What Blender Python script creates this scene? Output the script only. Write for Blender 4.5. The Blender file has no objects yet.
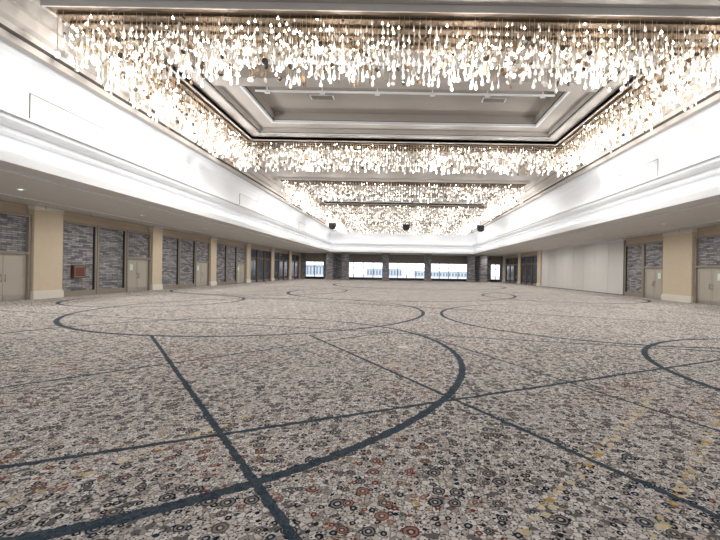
import bpy, math, random
from mathutils import Matrix, Vector
random.seed(7)
S=bpy.context.scene
S.view_settings.view_transform='Standard'
S.view_settings.look='None'
S.view_settings.exposure=.16
S.view_settings.gamma=.93

def lin(c):
    return tuple(((v/255)/12.92 if v/255<=0.04045 else ((v/255+0.055)/1.055)**2.4) for v in c)+(1,)

# ---------------------------------------------------------------- materials
def mat(name,rgb,rough=.6,metal=0,emit=None,es=0,var=0,vs=3,bump=0,spec=.4):
    m=bpy.data.materials.new(name); m.use_nodes=True
    nt=m.node_tree; b=nt.nodes['Principled BSDF']
    c=lin(rgb)
    b.inputs['Base Color'].default_value=c
    b.inputs['Roughness'].default_value=rough
    b.inputs['Metallic'].default_value=metal
    b.inputs['Specular IOR Level'].default_value=spec
    tc=nt.nodes.new('ShaderNodeTexCoord')
    nz=nt.nodes.new('ShaderNodeTexNoise'); nz.inputs['Scale'].default_value=vs; nz.inputs['Detail'].default_value=4
    nt.links.new(tc.outputs['Object'],nz.inputs['Vector'])
    if var:
        mx=nt.nodes.new('ShaderNodeMix'); mx.data_type='RGBA'
        mx.inputs['A'].default_value=tuple(max(0,v*(1-var)) for v in c[:3])+(1,)
        mx.inputs['B'].default_value=tuple(min(1,v*(1+var)) for v in c[:3])+(1,)
        nt.links.new(nz.outputs['Fac'],mx.inputs['Factor'])
        nt.links.new(mx.outputs['Result'],b.inputs['Base Color'])
    if emit:
        b.inputs['Emission Color'].default_value=lin(emit); b.inputs['Emission Strength'].default_value=es
    return m

M_white=mat('plaster_white',(218,220,223),.7,var=.03,vs=.6)
M_soff=mat('soffit_plaster',(202,199,195),.7,var=.04,vs=.5)
M_panel=mat('access_panel_paint',(206,207,209),.6,var=.03,vs=.5)
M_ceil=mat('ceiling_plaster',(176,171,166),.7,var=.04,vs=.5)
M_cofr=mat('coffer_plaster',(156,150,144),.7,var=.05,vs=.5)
M_beige=mat('beige_vinyl_wall',(184,168,147),.6,var=.06,vs=2)
M_pil=mat('beige_fabric_pilaster',(200,186,164),.6,var=.05,vs=4)
M_base=mat('stone_base',(216,211,202),.4,var=.05,vs=6)
M_frame=mat('taupe_frame',(140,132,121),.45,var=.05,vs=5)
M_door=mat('painted_door',(172,166,155),.45,var=.04,vs=3)
M_wood=mat('walnut_wood',(104,84,70),.4,var=.25,vs=5)
M_air=mat('airwall_fabric',(204,202,200),.8,var=.03,vs=8)
M_metal=mat('brushed_metal',(190,187,180),.3,.9)
M_black=mat('black_housing',(10,10,12),.5)
M_darkm=mat('dark_mullion',(45,48,54),.4)
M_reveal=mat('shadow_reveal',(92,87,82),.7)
M_rust=mat('rust_panel',(98,62,46),.5,var=.2,vs=10)
M_paper=mat('paper_notice',(205,222,214),.7)
M_canopy=mat('bronze_canopy',(128,112,96),.35,.2,var=.1,vs=3)
M_rail=mat('bronze_hanging_rail',(96,82,66),.35,.6)
M_grille=mat('grille_grey',(120,112,104),.5)
M_lamp=mat('lamp_lens',(255,250,240),.3,emit=(255,248,236),es=4)
M_ground=mat('terrace_concrete',(190,190,190),.8,var=.1)
M_bldg=mat('building_glass',(196,204,212),.4,var=.15,vs=.3)
M_bldw=mat('building_window_band',(130,142,154),.3)
M_glass=bpy.data.materials.new('dark_glass'); M_glass.use_nodes=True
b=M_glass.node_tree.nodes['Principled BSDF']; b.inputs['Base Color'].default_value=lin((70,84,98)); b.inputs['Roughness'].default_value=.08

# stacked ledger stone
M_stone=bpy.data.materials.new('ledger_stone'); M_stone.use_nodes=True
nt=M_stone.node_tree; b=nt.nodes['Principled BSDF']
tc=nt.nodes.new('ShaderNodeTexCoord'); sp=nt.nodes.new('ShaderNodeSeparateXYZ'); cb=nt.nodes.new('ShaderNodeCombineXYZ'); ad=nt.nodes.new('ShaderNodeMath')
nt.links.new(tc.outputs['Object'],sp.inputs[0]); nt.links.new(sp.outputs['X'],ad.inputs[0]); nt.links.new(sp.outputs['Y'],ad.inputs[1])
nt.links.new(ad.outputs[0],cb.inputs[0]); nt.links.new(sp.outputs['Z'],cb.inputs[1])
br=nt.nodes.new('ShaderNodeTexBrick'); br.inputs['Scale'].default_value=1; br.inputs['Brick Width'].default_value=.5; br.inputs['Row Height'].default_value=.1
br.inputs['Mortar Size'].default_value=.007; br.inputs['Color1'].default_value=lin((164,163,165)); br.inputs['Color2'].default_value=lin((98,98,103)); br.inputs['Mortar'].default_value=lin((52,51,55))
nt.links.new(cb.outputs[0],br.inputs['Vector'])
nz=nt.nodes.new('ShaderNodeTexNoise'); nz.inputs['Scale'].default_value=8; nz.inputs['Detail'].default_value=6
nt.links.new(tc.outputs['Object'],nz.inputs['Vector'])
mx=nt.nodes.new('ShaderNodeMix'); mx.data_type='RGBA'; mx.blend_type='OVERLAY'; mx.inputs['Factor'].default_value=.6
nt.links.new(br.outputs['Color'],mx.inputs['A']); nt.links.new(nz.outputs['Fac'],mx.inputs['B']); nt.links.new(mx.outputs['Result'],b.inputs['Base Color'])
b.inputs['Roughness'].default_value=.75
bp=nt.nodes.new('ShaderNodeBump'); bp.inputs['Strength'].default_value=.6; bp.inputs['Distance'].default_value=.03
nt.links.new(br.outputs['Color'],bp.inputs['Height']); nt.links.new(bp.outputs['Normal'],b.inputs['Normal'])

# ---------------------------------------------------------------- carpet
def carpet():
    m=bpy.data.materials.new('patterned_carpet'); m.use_nodes=True
    nt=m.node_tree; L=nt.links; bs=nt.nodes['Principled BSDF']
    bs.inputs['Roughness'].default_value=.95; bs.inputs['Specular IOR Level'].default_value=.1
    tc=nt.nodes.new('ShaderNodeTexCoord')
    def put(s,v):
        if isinstance(v,(int,float)): s.default_value=v
        elif isinstance(v,tuple): s.default_value=v
        else: L.new(v,s)
    def MA(op,a,b=None,c=None):
        n=nt.nodes.new('ShaderNodeMath'); n.operation=op; put(n.inputs[0],a)
        if b is not None: put(n.inputs[1],b)
        if c is not None: put(n.inputs[2],c)
        return n.outputs[0]
    def MIX(f,a,b,t='MIX'):
        n=nt.nodes.new('ShaderNodeMix'); n.data_type='RGBA'; n.blend_type=t
        put(n.inputs['Factor'],f); put(n.inputs['A'],a); put(n.inputs['B'],b); return n.outputs['Result']
    def NZ(s,d=2,off=0):
        mp=nt.nodes.new('ShaderNodeMapping'); mp.inputs['Location'].default_value=(off,off*.7,0)
        L.new(tc.outputs['Object'],mp.inputs[0])
        n=nt.nodes.new('ShaderNodeTexNoise'); n.inputs['Scale'].default_value=s; n.inputs['Detail'].default_value=d
        L.new(mp.outputs[0],n.inputs['Vector']); return n
    sx=nt.nodes.new('ShaderNodeSeparateXYZ'); L.new(tc.outputs['Object'],sx.inputs[0])
    dn=NZ(14,2); ds=nt.nodes.new('ShaderNodeSeparateColor'); L.new(dn.outputs['Color'],ds.inputs[0])
    X=MA('ADD',sx.outputs['X'],MA('MULTIPLY',MA('SUBTRACT',ds.outputs[0],.5),.07))
    Y=MA('ADD',sx.outputs['Y'],MA('MULTIPLY',MA('SUBTRACT',ds.outputs[1],.5),.07))
    d2n=NZ(22,2,4); d2s=nt.nodes.new('ShaderNodeSeparateColor'); L.new(d2n.outputs['Color'],d2s.inputs[0])
    cmb=nt.nodes.new('ShaderNodeCombineXYZ')
    L.new(MA('ADD',sx.outputs['X'],MA('MULTIPLY',MA('SUBTRACT',d2s.outputs[0],.5),.022)),cmb.inputs[0])
    L.new(MA('ADD',sx.outputs['Y'],MA('MULTIPLY',MA('SUBTRACT',d2s.outputs[1],.5),.022)),cmb.inputs[1])
    def VOR(s,rnd=1,off=0,feat='F1'):
        mp=nt.nodes.new('ShaderNodeMapping'); mp.inputs['Location'].default_value=(off,off*1.3,0)
        L.new(cmb.outputs[0],mp.inputs[0])
        n=nt.nodes.new('ShaderNodeTexVoronoi'); n.voronoi_dimensions='2D'; n.feature=feat; n.inputs['Scale'].default_value=s; n.inputs['Randomness'].default_value=rnd
        L.new(mp.outputs[0],n.inputs['Vector'])
        if feat!='F1': return n.outputs['Distance']
        s2=nt.nodes.new('ShaderNodeSeparateColor'); L.new(n.outputs['Color'],s2.inputs[0])
        return n.outputs['Distance'],s2.outputs[0],s2.outputs[1],s2.outputs[2]
    def RAMP(f,stops):
        r=nt.nodes.new('ShaderNodeValToRGB'); r.color_ramp.interpolation='CONSTANT'
        e=r.color_ramp.elements; e[0].position=stops[0][0]; e[0].color=lin(stops[0][1]); e[1].position=stops[1][0]; e[1].color=lin(stops[1][1])
        for p,c in stops[2:]:
            k=e.new(p); k.color=lin(c)
        L.new(f,r.inputs[0]); return r.outputs[0]
    def circle(cx,cy,r,w):
        dx=MA('SUBTRACT',X,cx); dy=MA('SUBTRACT',Y,cy)
        d=MA('SQRT',MA('ADD',MA('MULTIPLY',dx,dx),MA('MULTIPLY',dy,dy)))
        return MA('LESS_THAN',MA('ABSOLUTE',MA('SUBTRACT',d,r)),w/2)
    def line(p,q,w,e0=0,e1=0):
        ux,uy=q[0]-p[0],q[1]-p[1]; l=math.hypot(ux,uy); ux/=l; uy/=l
        dx=MA('SUBTRACT',X,p[0]); dy=MA('SUBTRACT',Y,p[1])
        n=MA('ABSOLUTE',MA('ADD',MA('MULTIPLY',dx,-uy),MA('MULTIPLY',dy,ux)))
        t=MA('ADD',MA('MULTIPLY',dx,ux),MA('MULTIPLY',dy,uy))
        k=MA('LESS_THAN',n,w/2)
        k=MA('MULTIPLY',k,MA('GREATER_THAN',t,-e0)); return MA('MULTIPLY',k,MA('LESS_THAN',t,l+e1))
    big=NZ(.35,3).outputs['Fac']; med=NZ(1.6,3,5).outputs['Fac']
    rust=MA('GREATER_THAN',MA('ADD',NZ(.5,3,11).outputs['Fac'],MA('MULTIPLY',MA('SUBTRACT',NZ(6,2,2).outputs['Fac'],.5),.35)),.575)
    gold=MA('GREATER_THAN',NZ(.6,3,31).outputs['Fac'],.66)
    dp,rp,gp,bp_=VOR(21,1,2)
    col=RAMP(rp,[(0,(222,216,211)),(.3,(200,193,187)),(.45,(240,236,232)),(.68,(176,169,164)),(.78,(218,210,202)),(.93,(122,119,120))])
    edge=VOR(21,1,2,'DISTANCE_TO_EDGE')
    col=MIX(MA('MULTIPLY',MA('LESS_THAN',edge,.075),.75),col,lin((120,114,111)))
    d0,r0,g0,b0=VOR(40,1,3)
    c0=RAMP(r0,[(0,(48,54,64)),(.3,(122,114,110)),(.5,(248,245,242)),(.75,(72,70,72))])
    col=MIX(MA('MULTIPLY',MA('LESS_THAN',d0,.27),MA('GREATER_THAN',g0,.4)),col,c0)
    d1,r1,g1,b1=VOR(12.5,1,9)
    dens=MA('GREATER_THAN',MA('ADD',g1,MA('ADD',MA('MULTIPLY',MA('SUBTRACT',big,.5),1.6),MA('MULTIPLY',MA('SUBTRACT',med,.5),1.3))),.42)
    c1=RAMP(r1,[(0,(30,44,60)),(.28,(42,66,90)),(.5,(84,88,94)),(.66,(44,48,56)),(.9,(120,114,108))])
    c1r=RAMP(r1,[(0,(138,64,44)),(.2,(42,52,66)),(.5,(156,100,74)),(.66,(60,56,60)),(.85,(170,134,114))])
    c1g=RAMP(r1,[(0,(214,164,80)),(.3,(56,68,84)),(.55,(200,162,98)),(.75,(96,94,94)),(.9,(226,206,160))])
    c1=MIX(rust,c1,c1r); c1=MIX(gold,c1,c1g)
    R1=MA('ADD',.12,MA('MULTIPLY',b1,.26))
    col=MIX(MA('MULTIPLY',MA('LESS_THAN',d1,R1),dens),col,c1)
    col=MIX(MA('MULTIPLY',MA('LESS_THAN',d1,MA('MULTIPLY',R1,.4)),MA('MULTIPLY',dens,MA('GREATER_THAN',b1,.55))),col,lin((190,182,176)))
    d2,r2,g2,b2=VOR(6.6,.95,21)
    on=MA('GREATER_THAN',g2,.66)
    c2=RAMP(r2,[(0,(46,56,70)),(.4,(88,86,85)),(.7,(56,72,90)),(.9,(112,106,102))])
    c2r=RAMP(r2,[(0,(130,66,48)),(.35,(50,58,70)),(.75,(148,92,68)),(.9,(90,78,72))])
    c2=MIX(rust,c2,c2r)
    R=MA('ADD',.2,MA('MULTIPLY',b2,.2))
    col=MIX(MA('MULTIPLY',MA('LESS_THAN',d2,R),on),col,c2)
    col=MIX(MA('MULTIPLY',MA('LESS_THAN',d2,MA('MULTIPLY',R,.78)),on),col,lin((152,145,140)))
    col=MIX(MA('MULTIPLY',MA('LESS_THAN',d2,MA('MULTIPLY',R,.52)),on),col,c2)
    col=MIX(MA('MULTIPLY',MA('LESS_THAN',d2,MA('MULTIPLY',R,.25)),on),col,lin((214,206,198)))
    col=MIX(MA('MULTIPLY',MA('SUBTRACT',NZ(.8,3,17).outputs['Fac'],.3),.25),col,lin((96,96,100)),'MULTIPLY')
    dg,rg,gg,bg_=VOR(11,.6,9)
    for p,q,w,e1 in (((.85,2.55),(3.37,5.24),.11,.2),((1.76,2.57),(3.45,4.25),.09,1.2),((-2.9,2.6),(-1.9,4.2),.08,.3),((-7.2,6.6),(-5.6,7.4),.14,0)):
        k=line(p,q,w,1.5,e1); k=MA('MULTIPLY',k,MA('LESS_THAN',dg,.4)); k=MA('MULTIPLY',k,MA('GREATER_THAN',gg,.25))
        col=MIX(MA('MULTIPLY',k,.75),col,RAMP(rg,[(0,(228,208,160)),(.5,(236,224,194)),(.85,(212,172,96))]))
    ks=[circle(-4.5,7.6,5.65,.115),circle(-5.6,16,6.5,.14),circle(7.6,15.1,6.0,.13),circle(8.9,6.3,4.15,.12),
        circle(0,30,8.5,.2),circle(-11,31,6.5,.18),circle(11.5,28,5.5,.18),circle(2,46,10,.3),circle(-12.5,20,4,.15),
        line((-6.25,9.62),(-.64,2.42),.07,0,3),line((-3.36,3.21),(6.45,7.81),.07,4,4),line((-2.39,10),(2.26,2.74),.06,0,2),
        line((-5.53,5.3),(-2.29,8.65),.06,4,3),line((.94,9.57),(3.5,4.25),.045,2,1),
        line((-14,14),(6,9),.08,3,3),line((-8,22),(12,13),.11,3,3),line((-15,26),(4,17),.13,3,0)]
    k=ks[0]
    for q in ks[1:]: k=MA('MAXIMUM',k,q)
    bandc=MIX(med,lin((38,56,70)),lin((64,84,98)))
    bandc=MIX(MA('MULTIPLY',MA('LESS_THAN',d0,.2),.4),bandc,lin((120,124,130)))
    col=MIX(MA('MULTIPLY',k,.93),col,bandc)
    L.new(col,bs.inputs['Base Color'])
    bp=nt.nodes.new('ShaderNodeBump'); bp.inputs['Strength'].default_value=.15; bp.inputs['Distance'].default_value=.01
    L.new(NZ(180,2).outputs['Fac'],bp.inputs['Height']); L.new(bp.outputs['Normal'],bs.inputs['Normal'])
    return m
M_carpet=carpet()

# ---------------------------------------------------------------- mesh builder
class MB:
    def __init__(s): s.v=[];s.f=[];s.m=[];s.mats=[]
    def mi(s,m):
        if m not in s.mats: s.mats.append(m)
        return s.mats.index(m)
    def box(s,x0,x1,y0,y1,z0,z1,m):
        n=len(s.v)
        if x0>x1:x0,x1=x1,x0
        if y0>y1:y0,y1=y1,y0
        s.v+=[(x0,y0,z0),(x1,y0,z0),(x1,y1,z0),(x0,y1,z0),(x0,y0,z1),(x1,y0,z1),(x1,y1,z1),(x0,y1,z1)]
        for q in ((0,3,2,1),(4,5,6,7),(0,1,5,4),(1,2,6,5),(2,3,7,6),(3,0,4,7)):
            s.f.append(tuple(n+i for i in q)); s.m.append(s.mi(m))
    def quad(s,a,b,c,d,m):
        n=len(s.v); s.v+=[a,b,c,d]; s.f.append((n,n+1,n+2,n+3)); s.m.append(s.mi(m))
    def lathe(s,cx,cy,prof,n,m,tilt=None):
        k=len(s.v); mm=s.mi(m)
        for r,z in prof:
            for i in range(n):
                a=2*math.pi*i/n; s.v.append((cx+r*math.cos(a),cy+r*math.sin(a),z))
        for j in range(len(prof)-1):
            for i in range(n):
                s.f.append((k+j*n+i,k+j*n+(i+1)%n,k+(j+1)*n+(i+1)%n,k+(j+1)*n+i)); s.m.append(mm)
    def build(s,name,bevel=0):
        me=bpy.data.meshes.new(name); me.from_pydata(s.v,[],s.f)
        for m in s.mats: me.materials.append(m)
        me.polygons.foreach_set('material_index',s.m); me.update()
        o=bpy.data.objects.new(name,me); S.collection.objects.link(o)
        return o

W=18.4; H=4.65; YB=-8; YF=70; EX=11.4; TY0=-3; TY1=62; CZ=9.05

o=MB(); o.box(-W-.3,W+.3,YB,YF+.3,-.2,0,M_carpet); o.build('floor')

# ---------------------------------------------------------------- ceiling
c=MB()
c.quad((-W,YB,H),(-W,YF,H),(-EX,YF,H),(-EX,YB,H),M_soff)
c.quad((EX,YB,H),(EX,YF,H),(W,YF,H),(W,YB,H),M_soff)
c.quad((-EX,TY1,H),(-EX,YF,H),(EX,YF,H),(EX,TY1,H),M_soff)
c.quad((-EX,YB,H),(-EX,TY0,H),(EX,TY0,H),(EX,YB,H),M_soff)
prof=[(0,4.65),(0,4.92),(.05,4.95),(.05,5.0),(.42,5.0),(.42,5.28),(.30,5.34),(.30,5.50),(.16,5.56),(.16,5.72),(0,5.80),(-.06,5.88),(-.06,6.02),(-.14,6.02),(-.14,6.1),(.1,6.1),(.1,5.98),(.5,5.98),
      (.5,7.2),(.46,7.45),(.34,7.68),(.12,7.86),(-.18,7.98),(-.18,7.92),(-.42,7.92),(-.42,8.12),(-.62,8.12),(-.62,8.3),(-.8,8.36),(-.8,8.7),(-.95,8.7),(-.95,CZ)]
def corners(o,z): return [(-EX-o,TY0-o,z),(EX+o,TY0-o,z),(EX+o,TY1+o,z),(-EX-o,TY1+o,z)]
for (a,za),(b2,zb) in zip(prof[:-1],prof[1:]):
    A=corners(a,za);B=corners(b2,zb)
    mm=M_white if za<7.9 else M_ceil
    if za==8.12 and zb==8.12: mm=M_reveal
    for i in range(4):
        j=(i+1)%4; c.quad(A[i],A[j],B[j],B[i],mm)
TX=EX-.95; ty0=TY0+.95; ty1=TY1-.95
rings=[10.8,31.0,48.0]; RL=12.1
cof=[(r+2.3,r+10.2) for r in rings]
CX1=7.9
yy=ty0
for a,b_ in cof+[(ty1,None)]:
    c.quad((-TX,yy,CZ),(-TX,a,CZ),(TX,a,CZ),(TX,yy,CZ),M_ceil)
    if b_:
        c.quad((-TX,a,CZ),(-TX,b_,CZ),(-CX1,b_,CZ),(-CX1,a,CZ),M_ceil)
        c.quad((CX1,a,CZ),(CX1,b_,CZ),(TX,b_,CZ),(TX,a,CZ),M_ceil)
        yy=b_
def rect(x,a,b,z): return [(-x,a,z),(x,a,z),(x,b,z),(-x,b,z)]
for a,b_ in cof:
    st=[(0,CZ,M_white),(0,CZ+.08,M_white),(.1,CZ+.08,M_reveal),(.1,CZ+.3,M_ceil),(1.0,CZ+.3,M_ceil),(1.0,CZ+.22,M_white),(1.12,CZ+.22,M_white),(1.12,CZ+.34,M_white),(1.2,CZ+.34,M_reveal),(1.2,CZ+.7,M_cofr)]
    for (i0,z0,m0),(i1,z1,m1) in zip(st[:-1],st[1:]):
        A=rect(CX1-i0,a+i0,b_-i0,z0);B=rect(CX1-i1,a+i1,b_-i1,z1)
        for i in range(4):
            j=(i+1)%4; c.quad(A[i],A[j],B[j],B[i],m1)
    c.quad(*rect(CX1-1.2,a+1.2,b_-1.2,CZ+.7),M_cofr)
    c.box(-CX1+.1,CX1-.1,a+1.9,a+2.6,CZ+.08,CZ+.69,M_ceil)
    for yj in (a+4.2,):
        c.box(-CX1+1.2,CX1-1.2,yj-.02,yj+.02,CZ+.685,CZ+.70,M_reveal)
c.build('ceiling')

for a,b_ in cof:
    yp=a+3.1
    p=MB(); p.box(-6.3,6.3,yp-.04,yp+.04,CZ+.1,CZ+.17,M_white)
    for k in range(6):
        xx=-5.8+k*2.32; p.box(xx-.025,xx+.025,yp-.025,yp+.025,CZ+.17,CZ+.7,M_white); p.box(xx-.1,xx+.1,yp-.07,yp+.07,CZ+.04,CZ+.1,M_white)
    p.build('rigging_pipe')
    for xx in (-4.4,3.6):
        p=MB(); yv=a+4.6; zz=CZ+.7; p.box(xx,xx+1.1,yv,yv+.45,zz-.04,zz,M_white)
        for k in range(5): p.box(xx+.06,xx+1.04,yv+.05+k*.08,yv+.09+k*.08,zz-.055,zz-.04,M_grille)
        p.build('air_diffuser')
for sgn,ys in ((-1,(12.2,28,44)),(1,(18,34))):
    for y0 in ys:
        p=MB(); xx=sgn*(EX+.5)
        p.box(xx,xx-sgn*.015,y0,y0+3.3,6.3,7.15,M_reveal); p.box(xx-sgn*.015,xx-sgn*.02,y0+.025,y0+3.275,6.325,7.125,M_panel)
        p.build('access_panel')
for sgn in (-1,1):
    for k in range(9):
        y=8+k*7; x=sgn*14.9
        p=MB(); p.lathe(x,y,[(.0,H-.012),(.09,H-.012)],16,M_lamp); p.lathe(x,y,[(.09,H-.012),(.1,H-.03),(.15,H-.02),(.15,H)],16,M_white)
        p.build('recessed_downlight')
        ld=bpy.data.lights.new('downlight_bulb','AREA'); ld.shape='DISK'; ld.size=.3; ld.energy=100; ld.color=(1,.96,.9)
        lo=bpy.data.objects.new('downlight_bulb',ld); lo.location=(x,y,H-.06); S.collection.objects.link(lo)

# ---------------------------------------------------------------- walls
def wall_x(s,x0d,x1d,y0,y1,z0,z1,m,mb):
    mb.box(s*(W-x0d),s*(W-x1d),y0,y1,z0,z1,m)
for s,nm in ((-1,'wall_left'),(1,'wall_right')):
    o=MB(); o.box(s*W,s*(W+.3),YB,YF,0,H+.3,M_beige); o.build(nm)
FT=4.13
def pilaster(s,y0,y1):
    p=MB(); wall_x(s,0,.32,y0,y1,.42,H,M_pil,p)
    wall_x(s,0,.38,y0-.04,y1+.04,0,.34,M_base,p); wall_x(s,0,.35,y0-.02,y1+.02,.34,.42,M_base,p)
    wall_x(s,0,.36,y0-.02,y1+.02,H-.22,H,M_base,p)
    p.build('pilaster')
def stone_panel(s,y0,y1,z0=.0,z1=FT,name='stone_wall_panel'):
    p=MB(); f=.12
    wall_x(s,0,.08,y0+f,y1-f,z0+.1,z1-f,M_stone,p)
    wall_x(s,0,.2,y0,y0+f,z0,z1,M_frame,p); wall_x(s,0,.2,y1-f,y1,z0,z1,M_frame,p)
    wall_x(s,0,.2,y0+f,y1-f,z1-f,z1,M_frame,p); wall_x(s,0,.2,y0+f,y1-f,z0,z0+.3,M_frame,p)
    wall_x(s,0,.17,y0+f,y0+f+.03,z0+.3,z1-f,M_darkm,p); wall_x(s,0,.17,y1-f-.03,y1-f,z0+.3,z1-f,M_darkm,p)
    return p.build(name)
dn=[0]
def door(s,y0,y1,z1=2.2,wood=False,notice=False):
    dn[0]+=1
    mf=M_wood if wood else M_frame; md=M_wood if wood else M_door
    p=MB(); f=.12
    wall_x(s,0,.22,y0,y0+f,0,FT,mf,p); wall_x(s,0,.22,y1-f,y1,0,FT,mf,p)
    wall_x(s,0,.22,y0+f,y1-f,z1,z1+f,mf,p); wall_x(s,0,.22,y0+f,y1-f,FT-f,FT,mf,p)
    wall_x(s,0,.08,y0+f,y1-f,z1+f,FT-f,M_glass if wood else M_stone,p)
    ym=(y0+y1)/2
    for a,b in ((y0+f+.01,ym-.008),(ym+.008,y1-f-.01)):
        wall_x(s,0,.09,a,b,.012,z1-.01,md,p)
        if wood: wall_x(s,.09,.1,a+.14,b-.14,.3,z1-.16,M_glass,p)
        else:
            wall_x(s,.09,.105,a,a+.12,.012,z1-.01,md,p); wall_x(s,.09,.105,b-.12,b,.012,z1-.01,md,p)
            wall_x(s,.09,.105,a+.12,b-.12,.012,.28,md,p); wall_x(s,.09,.105,a+.12,b-.12,z1-.16,z1-.01,md,p); wall_x(s,.09,.105,a+.12,b-.12,.95,1.09,md,p)
    wall_x(s,.09,.1,ym-.02,ym+.02,.012,z1-.01,M_darkm,p)
    for q in (ym-.1,ym+.07):
        wall_x(s,.15,.175,q,q+.03,.9,1.25,M_metal,p); wall_x(s,.1,.15,q,q+.03,.92,.95,M_metal,p); wall_x(s,.1,.15,q,q+.03,1.2,1.23,M_metal,p)
    wall_x(s,.105,.112,y0+.14,ym-.03,.05,.25,M_metal,p); wall_x(s,.105,.112,ym+.03,y1-.14,.05,.25,M_metal,p)
    if notice: wall_x(s,.105,.11,y0+.4,y0+.72,1.45,1.85,M_paper,p)
    p.build('door_%d'%dn[0])
P=2.45
def bayL(y0):
    stone_panel(-1,y0+.05,y0+P); stone_panel(-1,y0+P+.05,y0+2*P); door(-1,y0+2*P+.05,y0+7.35,notice=True)
for y0 in (3.1,11.5,20.5,29.0,37.5): bayL(y0)
for a,b in ((1.5,3.05),(10.5,11.5),(18.9,20.5),(27.9,29.0),(36.4,37.5),(44.9,46.0),(53.4,54.5),(61.9,63.0)): pilaster(-1,a,b)
for y0 in (46.05,54.55,63.05):
    for k in range(3):
        if y0+k*P+P<YF: door(-1,y0+k*P+.05,y0+(k+1)*P-.05,z1=3.0,wood=True)
door(1,21.6,23.95,notice=True); stone_panel(1,19.1,21.55); stone_panel(1,16.6,19.05); pilaster(1,14.9,16.5)
pilaster(1,24.05,26.7)
door(1,26.8,29.1,notice=True); stone_panel(1,29.15,31.5)
for y0 in (51.6,60.2):
    for k in range(3): door(1,y0+k*P+.05,y0+(k+1)*P,z1=3.0,wood=True)
pilaster(1,50.3,51.55); pilaster(1,59.0,60.15); pilaster(1,67.8,69.2)
p=MB(); n=8; y0=31.7; y1=50.2
for k in range(n):
    a=y0+(y1-y0)*k/n; b=y0+(y1-y0)*(k+1)/n
    p.box(W,W-.2,a+.02,b-.02,.05,H-.12,M_air); p.box(W,W-.17,a-.02,a+.02,.05,H-.12,M_frame)
p.box(W,W-.24,y0,y1,H-.12,H,M_white); p.box(W,W-.22,y0,y1,0,.05,M_darkm)
p.build('folding_partition')
for s,nm in ((-1,'baseboard_left'),(1,'baseboard_right')):
    p=MB(); wall_x(s,0,.03,YB,YF,0,.15,M_base,p); p.build(nm)
for s,i in ((-1,1),(1,2)):
    p=MB(); yE=YF if s<0 else 31
    wall_x(s,.55,.58,YB,yE,H-.2,H-.17,M_metal,p)
    y=YB+2
    while y<yE:
        wall_x(s,.55,.58,y,y+.04,H-.17,H,M_metal,p); y+=2.8
    p.build('trim_%d'%i)
for s,i in ((-1,3),(1,4)):
    p=MB(); p.box(s*12.3,s*12.42,TY0,TY1+1,H-.05,H,M_white); p.box(s*16.6,s*16.7,YB,YF,H-.03,H,M_white); p.build('trim_%d'%i)
p=MB(); wall_x(-1,.08,.24,21.3,22.1,1.0,1.72,M_rust,p); wall_x(-1,.24,.255,21.36,22.04,1.06,1.66,M_frame,p); wall_x(-1,.255,.27,21.4,22.0,1.1,1.62,M_rust,p)
p.build('wall_cabinet')

# ---------------------------------------------------------------- far wall with windows
wins=[(-17.6,-14.2),(-10.6,-3.5),(-2.5,4.2),(5.1,11.9),(16.1,17.9)]
wb,wt=.35,3.2
p=MB(); xs=-W
for a,b in wins:
    p.box(xs,a,YF,YF+.3,0,H+.3,M_stone); p.box(a,b,YF,YF+.3,0,wb,M_darkm); p.box(a,b,YF,YF+.3,wt,H+.3,M_frame); xs=b
p.box(xs,W,YF,YF+.3,0,H+.3,M_stone); p.build('wall_far')
for i,(a,b) in enumerate(wins):
    p=MB(); n=max(2,round((b-a)/1.7))
    for k in range(n+1):
        x=a+(b-a)*k/n; x=min(max(x,a+.05),b-.05); p.box(x-.05,x+.05,YF+.1,YF+.2,wb,wt,M_darkm)
    p.box(a,b,YF+.1,YF+.2,wb,wb+.08,M_darkm); p.box(a,b,YF+.1,YF+.2,wt-.08,wt,M_darkm); p.box(a,b,YF+.11,YF+.19,2.2,2.27,M_darkm)
    p.build('window_%d'%(i+1))
def column(x,y):
    p=MB(); r=.55
    p.box(x-r,x+r,y-r,y+r,.4,H-.25,M_stone); p.box(x-r-.06,x+r+.06,y-r-.06,y+r+.06,0,.4,M_frame); p.box(x-r-.05,x+r+.05,y-r-.05,y+r+.05,H-.25,H,M_frame)
    p.build('stone_column')
for x in (-12.4,-9.7,-2.8,4.4,11.8,13.9): column(x,66)
p=MB(); p.box(-60,60,YF+.4,180,-.4,-.05,M_ground); p.build('terrace_ground')
for x,w,h,y in ((-30,14,3,120),(-6,12,2.2,130),(14,20,1.6,125),(40,14,3,120)):
    p=MB(); p.box(x-w/2,x+w/2,y,y+10,-.05,h,M_bldg)
    for k in range(int(w)): p.box(x-w/2+k+.3,x-w/2+k+.8,y-.05,y,.3,h-.4,M_bldw)
    p.box(x-w/2-.2,x+w/2+.2,y-.2,y+10,h,h+.2,M_ground); p.build('distant_building')

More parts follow.
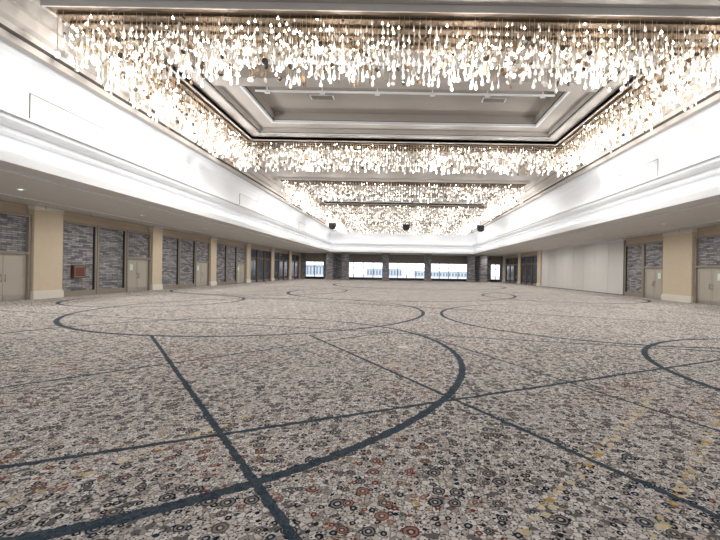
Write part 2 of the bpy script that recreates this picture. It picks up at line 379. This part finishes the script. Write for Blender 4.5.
# ---------------------------------------------------------------- chandeliers
M_rod=mat('champagne_rod',(206,194,178),.3,.5)
M_g1=mat('frosted_glass_drop_glow',(252,250,246),.08,emit=(255,250,242),es=.5,spec=.8)  # emission paints the lit look of the glass; not a lamp
M_g2=mat('amber_glass_disc_glow',(150,122,92),.1,emit=(210,170,120),es=.04,spec=.8)  # faint emission stands in for bulb light in the amber glass
M_g3=mat('smoked_glass_disc',(84,74,64),.08,spec=.8)
M_bulb=mat('lamp_bulb',(255,250,240),.3,emit=(255,250,238),es=7)
M_clear=mat('clear_glass_disc_glow',(206,203,198),.04,emit=(255,250,244),es=.1,spec=1)  # slight self-glow imitates glass lit by the bulbs
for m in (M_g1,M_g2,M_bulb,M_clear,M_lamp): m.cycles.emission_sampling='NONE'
def make_ring(st,sc):
    m=MB(); HX=9.9; WD=1.3
    def disc(x,y,z,r,mm):
        a=random.uniform(0,math.pi); ca,sa=math.cos(a),math.sin(a); k=len(m.v); n=10; t=r*.22
        tl=random.uniform(-.35,.35)
        for i in range(n):
            q=2*math.pi*i/n; u=r*math.cos(q); w=r*math.sin(q)
            m.v.append((x+u*ca-w*tl*sa,y+u*sa+w*tl*ca,z+w))
        m.v.append((x-sa*t,y+ca*t,z)); m.v.append((x+sa*t,y-ca*t,z)); mi=m.mi(mm)
        for i in range(n):
            j=(i+1)%n
            m.f.append((k+i,k+j,k+n)); m.m.append(mi); m.f.append((k+j,k+i,k+n+1)); m.m.append(mi)
    def drop(x,y,z,r,h,mm):
        m.lathe(x,y,[(.004,z+h),(r*.4,z+h*.6),(r,z+h*.26),(r*.75,z+h*.08),(.004,z)],7,mm)
    pts=[]
    def area(x0,x1,y0,y1):
        nx=int((x1-x0)/st); ny=int((y1-y0)/(st*1.35))
        for i in range(nx):
            for j in range(ny):
                pts.append((x0+(i+.5)*st+random.uniform(-.03,.03),y0+(j+.5)*st*1.35+random.uniform(-.05,.05)))
    area(-HX,HX,0,WD+.3); area(-HX,HX,RL-WD,RL); area(-HX,-HX+WD,WD+.3,RL-WD); area(HX-WD,HX,WD+.3,RL-WD)
    zt=8.9
    for x,y in pts:
        zb=7.5+random.random()**1.4*.9
        m.lathe(x,y,[(.008*sc,zt),(.008*sc,zb)],3,M_rod)
        t=random.random()
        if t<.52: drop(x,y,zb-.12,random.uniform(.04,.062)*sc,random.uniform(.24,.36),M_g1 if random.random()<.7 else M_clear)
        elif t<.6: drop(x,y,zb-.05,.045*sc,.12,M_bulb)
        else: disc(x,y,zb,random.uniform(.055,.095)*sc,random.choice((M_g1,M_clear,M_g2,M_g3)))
        z=zb+.36
        while z<zt-.12:
            t=random.random()
            if t<.16: drop(x,y,z,.038*sc,.1,M_bulb)
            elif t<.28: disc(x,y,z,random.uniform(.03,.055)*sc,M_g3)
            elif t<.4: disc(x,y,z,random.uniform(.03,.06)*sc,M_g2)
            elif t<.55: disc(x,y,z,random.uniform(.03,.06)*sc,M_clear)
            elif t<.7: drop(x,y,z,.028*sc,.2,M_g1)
            z+=random.uniform(.2,.38)
    e=.15; z0,z1=8.9,CZ
    def can(x0,x1,y0,y1):
        m.box(x0,x1,y0,y1,z0,z1,M_canopy)
    can(-HX-e,HX+e,-e,WD+.3+e); can(-HX-e,HX+e,RL-WD-e,RL+e)
    can(-HX-e,-HX+WD+e,WD+.3+e,RL-WD-e); can(HX-WD-e,HX+e,WD+.3+e,RL-WD-e)
    for (x0,x1,y0,y1) in ((-HX-e,HX+e,-e,RL+e),(-HX+WD+e,HX-WD-e,WD+.3+e,RL-WD-e)):
        t=.04
        m.box(x0-t,x1+t,y0-t,y0,z0-.05,z1,M_soff); m.box(x0-t,x1+t,y1,y1+t,z0-.05,z1,M_soff)
        m.box(x0-t,x0,y0,y1,z0-.05,z1,M_soff); m.box(x1,x1+t,y0,y1,z0-.05,z1,M_soff)
    # bronze hanging rails under the canopy
    for q in (.1,.5,.9,1.3):
        m.box(-HX,HX,q,q+.05,z0-.09,z0-.02,M_rail); m.box(-HX,HX,RL-WD+q-.1,RL-WD+q-.05,z0-.09,z0-.02,M_rail)
    for q in (.1,.5,.9,1.2):
        m.box(-HX+q,-HX+q+.05,1.6,RL-WD,z0-.09,z0-.02,M_rail); m.box(HX-q-.05,HX-q,1.6,RL-WD,z0-.09,z0-.02,M_rail)
    return m
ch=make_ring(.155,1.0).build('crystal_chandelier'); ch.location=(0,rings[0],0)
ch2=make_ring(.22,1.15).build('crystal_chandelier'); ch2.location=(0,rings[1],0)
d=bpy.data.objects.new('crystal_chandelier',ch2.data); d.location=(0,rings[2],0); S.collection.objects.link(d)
def plight(x,y,z,e):
    ld=bpy.data.lights.new('chandelier_bulb','POINT'); ld.energy=e; ld.shadow_soft_size=.1; ld.color=(1,.975,.945)
    lo=bpy.data.objects.new('chandelier_bulb',ld); lo.location=(x,y,z); S.collection.objects.link(lo)
for r,E in zip(rings,(190,140,130)):
    for x in (-9.2,-5.5,-1.8,1.8,5.5,9.2):
        plight(x,r+.8,7.65,E); plight(x,r+RL-.65,7.65,E)
    for y in (3.6,6.1,8.6):
        plight(-9.2,r+y,7.65,E); plight(9.2,r+y,7.65,E)

def strip(x,y,z,sx,sy,e,rx,ry):
    ld=bpy.data.lights.new('cove_strip','AREA'); ld.shape='RECTANGLE'; ld.size=sx; ld.size_y=sy; ld.energy=e; ld.color=(.97,.985,1)
    lo=bpy.data.objects.new('cove_strip',ld); lo.location=(x,y,z); lo.rotation_euler=(rx,ry,0); S.collection.objects.link(lo)
cy=(TY0+TY1)/2; ln=TY1-TY0
for s in (-1,1):
    strip(s*(EX+.2),cy,5.03,.12,ln,90,math.pi,0)
    strip(s*(EX+.3),cy,6.02,.15,ln,115,math.pi,0)
strip(0,TY1+.2,5.03,2*EX,.12,30,math.pi,0); strip(0,TY1+.3,6.02,2*EX,.15,36,math.pi,0)

for x in (-8.4,.4,9.3):
    p=MB(); y=46; z=6.55
    p.lathe(x,y,[(.02,CZ),(.02,z+.75)],8,M_black)
    p.box(x-.35,x+.35,y-.3,y+.3,z+.1,z+.62,M_black); p.box(x-.42,x+.42,y-.08,y+.08,z+.62,z+.75,M_black)
    p.box(x-.42,x-.36,y-.08,y+.08,z+.3,z+.62,M_black); p.box(x+.36,x+.42,y-.08,y+.08,z+.3,z+.62,M_black)
    p.lathe(x,y-.0,[(.0,z),(.22,z),(.26,z+.1)],14,M_darkm)
    p.build('hanging_loudspeaker')
p=MB(); p.lathe(.05,8.6,[(.13,0),(.13,.008),(.11,.012),(0,.012)],24,M_base); p.build('floor_outlet_cover')

w=bpy.data.worlds.new('World'); S.world=w; w.use_nodes=True
bg=w.node_tree.nodes['Background']; bg.inputs[0].default_value=(.9,.94,1,1); bg.inputs[1].default_value=2.0  # sky for the windows; also added fill through the open rear end

cd=bpy.data.cameras.new('camera'); cam=bpy.data.objects.new('camera',cd); S.collection.objects.link(cam)
cd.sensor_width=36; cd.lens=385/720*36; cd.shift_x=-42/720; cd.shift_y=1/720; cd.clip_end=500; cd.clip_start=.05
cam.matrix_world=Matrix.Translation((0,0,1.7))@Matrix.Rotation(math.radians(90),4,'X')@Matrix.Rotation(.0165,4,'Z')
S.camera=cam
